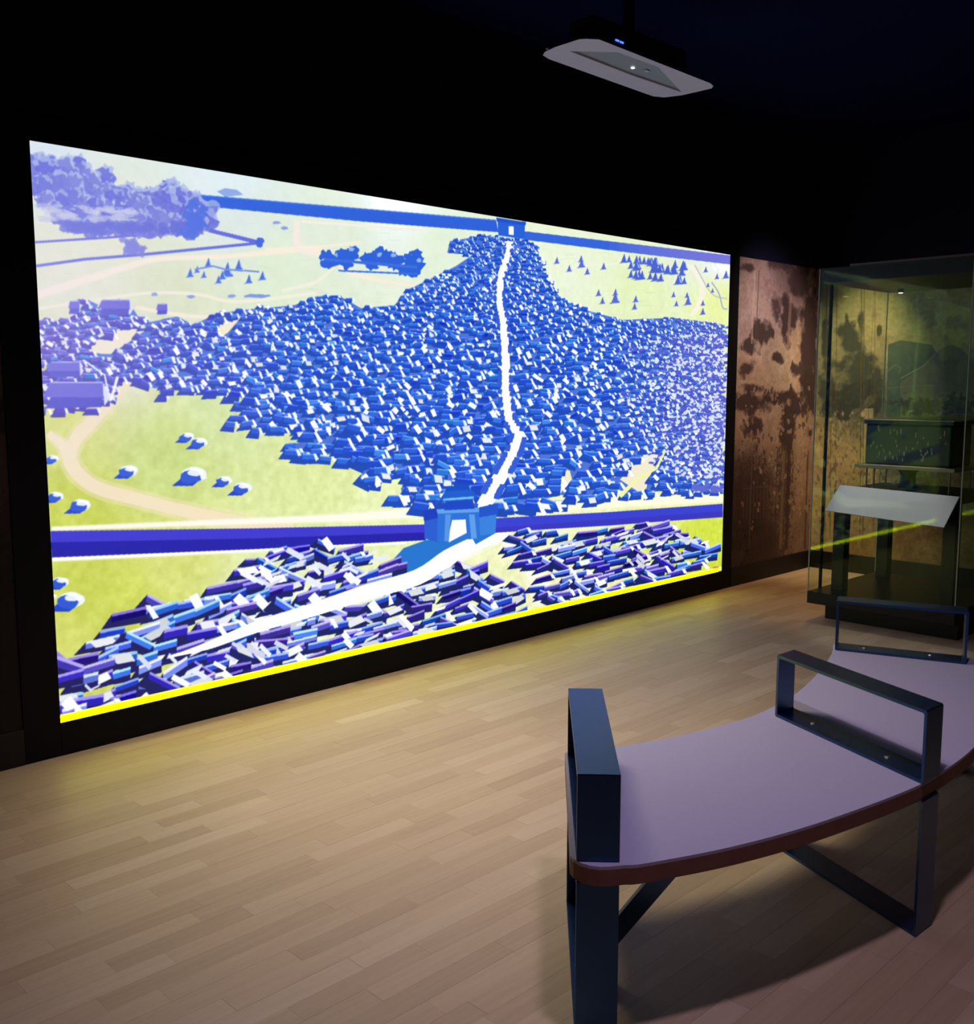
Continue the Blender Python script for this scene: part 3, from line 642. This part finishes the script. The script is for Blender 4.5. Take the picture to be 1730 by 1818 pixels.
def screws(o, base, d, wv, spots, z):
    d = Vector((d[0], d[1], 0)).normalized(); wv = side(d, wv)
    for s in spots:
        p = Vector((base[0], base[1], 0))+d*s+wv*.05
        bm = cyl(bmesh.new(), (p.x, p.y, z), (p.x, p.y, z+.003), .009, .007, 12); q = obj('screw', bm, M_screw)
        q.parent = o; q.matrix_parent_inverse = Matrix.Identity(4); q.location = -parent_world(o); q['label'] = 'small steel screw head'
arms = [((1.738, -2.772), (.736, .677), .68, -1), ((2.775, -3.150), (.38, .925), .645, (1, -.05)), ((4.135, -2.760), (-.32, .95), .50, (.9, .40))]
for k, (b, d, Lh, sd) in enumerate(arms):
    a = loop('armrest', b, d, Lh, ZT, ZT+.212, sd); screws(a, b, d, sd, (.17*Lh/.65, .50*Lh/.65), ZT+.010)
    loop('leg_frame', b, d, Lh-.02, 0.0, ZT-.048, sd)
# flat brace below the seat, between its underside and the first leg frame
tp = unp(1186, 1544, 2, ZT-.046); bt = np.array([1.985, -2.60, .012])
dv = Vector(tp-bt); sv = Vector((0.7, -0.7, 0)).normalized()*.03; nv = dv.cross(sv).normalized()*.005
bm = bmesh.new()
vs = [bm.verts.new(Vector(p)+s*sv+n_*nv) for p in (bt, tp) for s in (-1, 1) for n_ in (-1, 1)]
for f in ((0, 1, 3, 2), (4, 6, 7, 5), (0, 2, 6, 4), (1, 5, 7, 3), (0, 4, 5, 1), (2, 3, 7, 6)): bm.faces.new([vs[i] for i in f])
obj('brace', bm, M_steel, bench)

# ------------------------------------------------------------------ glass case in the corner
VX0, VX1, VY0, VY1, VZ0, VZ1 = 6.2, 7.2, -1.94, -.99, .20, 2.20
case = empty('display_case', (6.7, -1.46, 0)); tag(case, 'tall glass display case on a black plinth in the corner by the printed wall', 'display case')
boxo('plinth', (6.35, VY0+.03, 0), (7.12, VY1-.05, .12), M_plinth, case, .004)
boxo('plinth_top', (VX0-.004, VY0-.004, .12), (VX1+.004, VY1+.004, VZ0), M_plinth, case, .004)
boxo('canopy', (VX0+.012, VY0+.012, VZ1), (VX1-.012, VY1-.012, 2.292), M_lid, case)
boxo('canopy_trim', (VX0-.006, VY0, 2.292), (VX0+.03, VY1-.20, 2.304), M_lidtrim, case)
t = .008
for lo, hi in [((VX0, VY0+t, VZ0), (VX0+t, VY1-t, 2.29)), ((VX1-t, VY0+t, VZ0), (VX1, VY1-t, 2.29)), ((VX0, VY1-t, VZ0), (VX1, VY1, 2.29)), ((VX0, VY0, VZ0), (VX1, VY0+t, 2.29))]:
    boxo('glass_pane', lo, hi, M_glass, case)
for x, y in ((VX0, VY1), (VX1, VY1), (VX0, VY0), (VX1, VY0)):
    boxo('glass_edge', (x-.003, y-.003, VZ0), (x+.003, y+.003, 2.29), M_gedge, case)
boxo('door_stile', (6.365, VY1+.001, .16), (6.392, VY1+.012, 2.24), M_frame, case)
p = unp(1600, 517, 2, 2.185)
sp = bmesh.new(); cyl(sp, (p[0], p[1], 2.175), (p[0], p[1], 2.20), .018, .018, 16); h = obj('spotlight', sp, M_frame, case)
sp = bmesh.new(); cyl(sp, (p[0], p[1], 2.171), (p[0], p[1], 2.1748), .014, .014, 16); o = obj('bulb', sp, M_spotl); o.parent = h; o.location = -parent_world(h); o['label'] = 'glowing lamp face'
lamp('case_spot', 'SPOT', (6.5, p[1], 2.16), 46.0, (1.0, 0.93, 0.95), .02, (6.32, -1.46, .82), 36, .6)

# table inside the case
tb = empty('display_table', (6.7, -1.46, VZ0)); tag(tb, 'black four-legged table standing inside the glass case', 'table')
boxo('table_top', (6.345, -1.87, .83), (7.08, -1.07, .87), M_table, tb, .003)
for x0, y0 in ((6.35, -1.155), (6.99, -1.165), (6.35, -1.865), (6.99, -1.865)):
    boxo('leg', (x0, y0, VZ0), (x0+.08, y0+.08, .83), M_table, tb, .003)
# white caption board leaning on the table front
a0, a1 = np.array([6.262, -1.055, .735]), np.array([6.262, -1.825, .700]); b0, b1 = np.array([6.335, -1.118, .905]), np.array([6.335, -1.878, .885])
a0[2] = .738; a1[2] = .700
cb = empty('caption_board', (6.3, -1.46, .72)); tag(cb, 'blank white sloping caption board at the front of the case table', 'sign')
nrm = Vector(np.cross(a1-a0, b0-a0)).normalized()*(-.010)
if nrm.x < 0: nrm = -nrm
bm = bmesh.new(); fr = [Vector(v) for v in (a0, a1, b1, b0)]; A = [bm.verts.new(v) for v in fr]; B = [bm.verts.new(v+nrm*.15) for v in fr]
bm.faces.new(A); bm.faces.new(B)
for i in range(4): bm.faces.new((A[i], A[(i+1) % 4], B[(i+1) % 4], B[i]))
obj('face_sheet', bm, M_panel, cb)
bm = bmesh.new(); A = [bm.verts.new(v+nrm*.16) for v in fr]; B = [bm.verts.new(v+nrm*1.2) for v in fr]
bm.faces.new(A); bm.faces.new(B)
for i in range(4): bm.faces.new((A[i], A[(i+1) % 4], B[(i+1) % 4], B[i]))
obj('backing_board', bm, M_panels, cb)['label'] = 'reddish edge of the board'

# footed casket on the table
ck = empty('footed_casket', (6.72, -1.45, .87)); tag(ck, 'dark green patterned casket on a thin tray and flared foot, inside the case', 'casket')
M_inlay = mat('pale_green_inlay', (0.20, 0.30, 0.14), 0.35, spec=0.6)
M_green = mat('green_inlay', (0.008, 0.036, 0.008), 0.35, spec=0.4, bump=0.6, var=0.95, vscale=22)
bm = lathe(bmesh.new(), [(.085, 0), (.07, .012), (.052, .03), (.046, .08), (.052, .11), (.075, .135), (.08, .14)], (6.72, -1.40, .87)); obj('foot', bm, M_bronze, ck, True)
boxo('tray', (6.50, -1.78, 1.012), (6.95, -1.13, 1.035), M_tray, ck, .003)
boxo('casket_body', (6.56, -1.73, 1.036), (6.89, -1.17, 1.30), M_green, ck, .012)
boxo('casket_lid', (6.55, -1.74, 1.30), (6.90, -1.16, 1.325), M_green, ck, .004)
boxo('lid_rim', (6.545, -1.745, 1.325), (6.905, -1.155, 1.331), M_tray, ck, .001)
rq = random.Random(3)
for k in range(46):
    yy = rq.uniform(-1.71, -1.20); zz = rq.uniform(1.06, 1.26); boxo('inlay', (6.557, yy, zz), (6.56, yy+rq.uniform(.004, .012), zz+rq.uniform(.008, .035)), M_tray if k % 3 else M_inlay, ck)
for x, yv in ((6.56, -1.19), (6.56, -1.24), (6.56, -1.73), (6.90, -1.17), (6.90, -1.73)):
    bm = cyl(bmesh.new(), (x, yv, .87), (x, yv, 1.012), .006, .006, 10); obj('leg', bm, M_tray, ck)

# ------------------------------------------------------------------ projector under the ceiling
pz = 3.08
P_ = lambda u, v, z=pz: tuple(unp(u, v, 2, z))
out = [(964, 98), (968, 92), (985, 84), (1028, 70), (1040, 69), (1064, 70), (1262, 148), (1267, 153), (1264, 157), (1212, 169), (1180, 173), (1160, 171), (975, 105)]
rec = [(1012, 91), (1098, 93), (1169, 119), (1211, 164), (1123, 134)]
pc = P_(1115, 120)
pj = empty('projector', pc); tag(pj, 'flat white projector with grey window hanging under the black ceiling', 'projector')
bm = bmesh.new(); ov = [bm.verts.new(P_(*p)) for p in out]; iv = [bm.verts.new(P_(*p)) for p in rec]
oe = [bm.edges.new((ov[i], ov[(i+1) % len(ov)])) for i in range(len(ov))]; ie = [bm.edges.new((iv[i], iv[(i+1) % len(iv)])) for i in range(len(iv))]
bmesh.ops.triangle_fill(bm, edges=oe+ie, use_beauty=True)
cxy = Vector(pc)
ov2 = [bm.verts.new((v.co.x*.90+cxy.x*.10, v.co.y*.80+cxy.y*.20, pz+.028)) for v in ov]; iv2 = [bm.verts.new((v.co.x*.98+cxy.x*.02, v.co.y*.97+cxy.y*.03, pz+.008)) for v in iv]
for A, B in ((ov, ov2), (iv, iv2)):
    for i in range(len(A)): bm.faces.new((A[i], A[(i+1) % len(A)], B[(i+1) % len(A)], B[i]))
bm.faces.new(ov2)
wp = [v.co.copy() for v in iv2]
obj('cover', bm, M_projw, pj)
bm = bmesh.new(); bm.faces.new([bm.verts.new(v) for v in wp]); bm.faces.new([bm.verts.new(v+Vector((0, 0, .003))) for v in wp]); win = obj('window', bm, M_projg, pj); win['label'] = 'grey recessed window'
def small(name, u, v, z, r, m_, par, h=.004, dx=1.0):
    p = P_(u, v, z); bm = box(bmesh.new(), (p[0]-r*dx, p[1]-r, z-h), (p[0]+r*dx, p[1]+r, z), r*.4 if r*.4 < h/2 else 0); return obj(name, bm, m_, par)
small('indicator_lamp', 1124, 120, pz+.007, .007, M_dot, pj)['label'] = 'tiny white indicator light'
small('sensor', 1149, 125, pz+.007, .008, M_projw, pj, dx=2)
bx = [v for v in [P_(990, 88), P_(1040, 74), P_(1240, 148), P_(1180, 166)]]
xs_, ys_ = [v[0] for v in bx], [v[1] for v in bx]
boxo('housing', (min(xs_)+.10, min(ys_)+.03, pz+.028), (max(xs_)-.10, max(ys_)-.05, pz+.15), M_projb, pj, .01)
yl = min(ys_)+.0295; q0, q1 = unp(1093, 71, 1, yl), unp(1107, 76, 1, yl)
o = boxo('power_lamp', (q0[0], yl-.003, (q0[2]+q1[2])/2-.004), ((q0[0]+q1[0])/2-.004, yl, (q0[2]+q1[2])/2+.004), M_blue, pj); o['label'] = 'blue power light'
o = boxo('power_lamp', ((q0[0]+q1[0])/2+.004, yl-.003, (q0[2]+q1[2])/2-.005), (q1[0], yl, (q0[2]+q1[2])/2+.003), M_blue, pj); o['label'] = 'blue power light'
small('hook', 975, 85, pz+.03, .012, M_projw, pj, .01)
bm = cyl(bmesh.new(), (pc[0], pc[1], pz+.15), (pc[0], pc[1], HZ-.012), .03, .03, 20); obj('pole', bm, M_projb, pj)
bm = cyl(bmesh.new(), (pc[0], pc[1], HZ-.012), (pc[0], pc[1], HZ), .09, .09, 24); obj('ceiling_plate', bm, M_projb, pj)
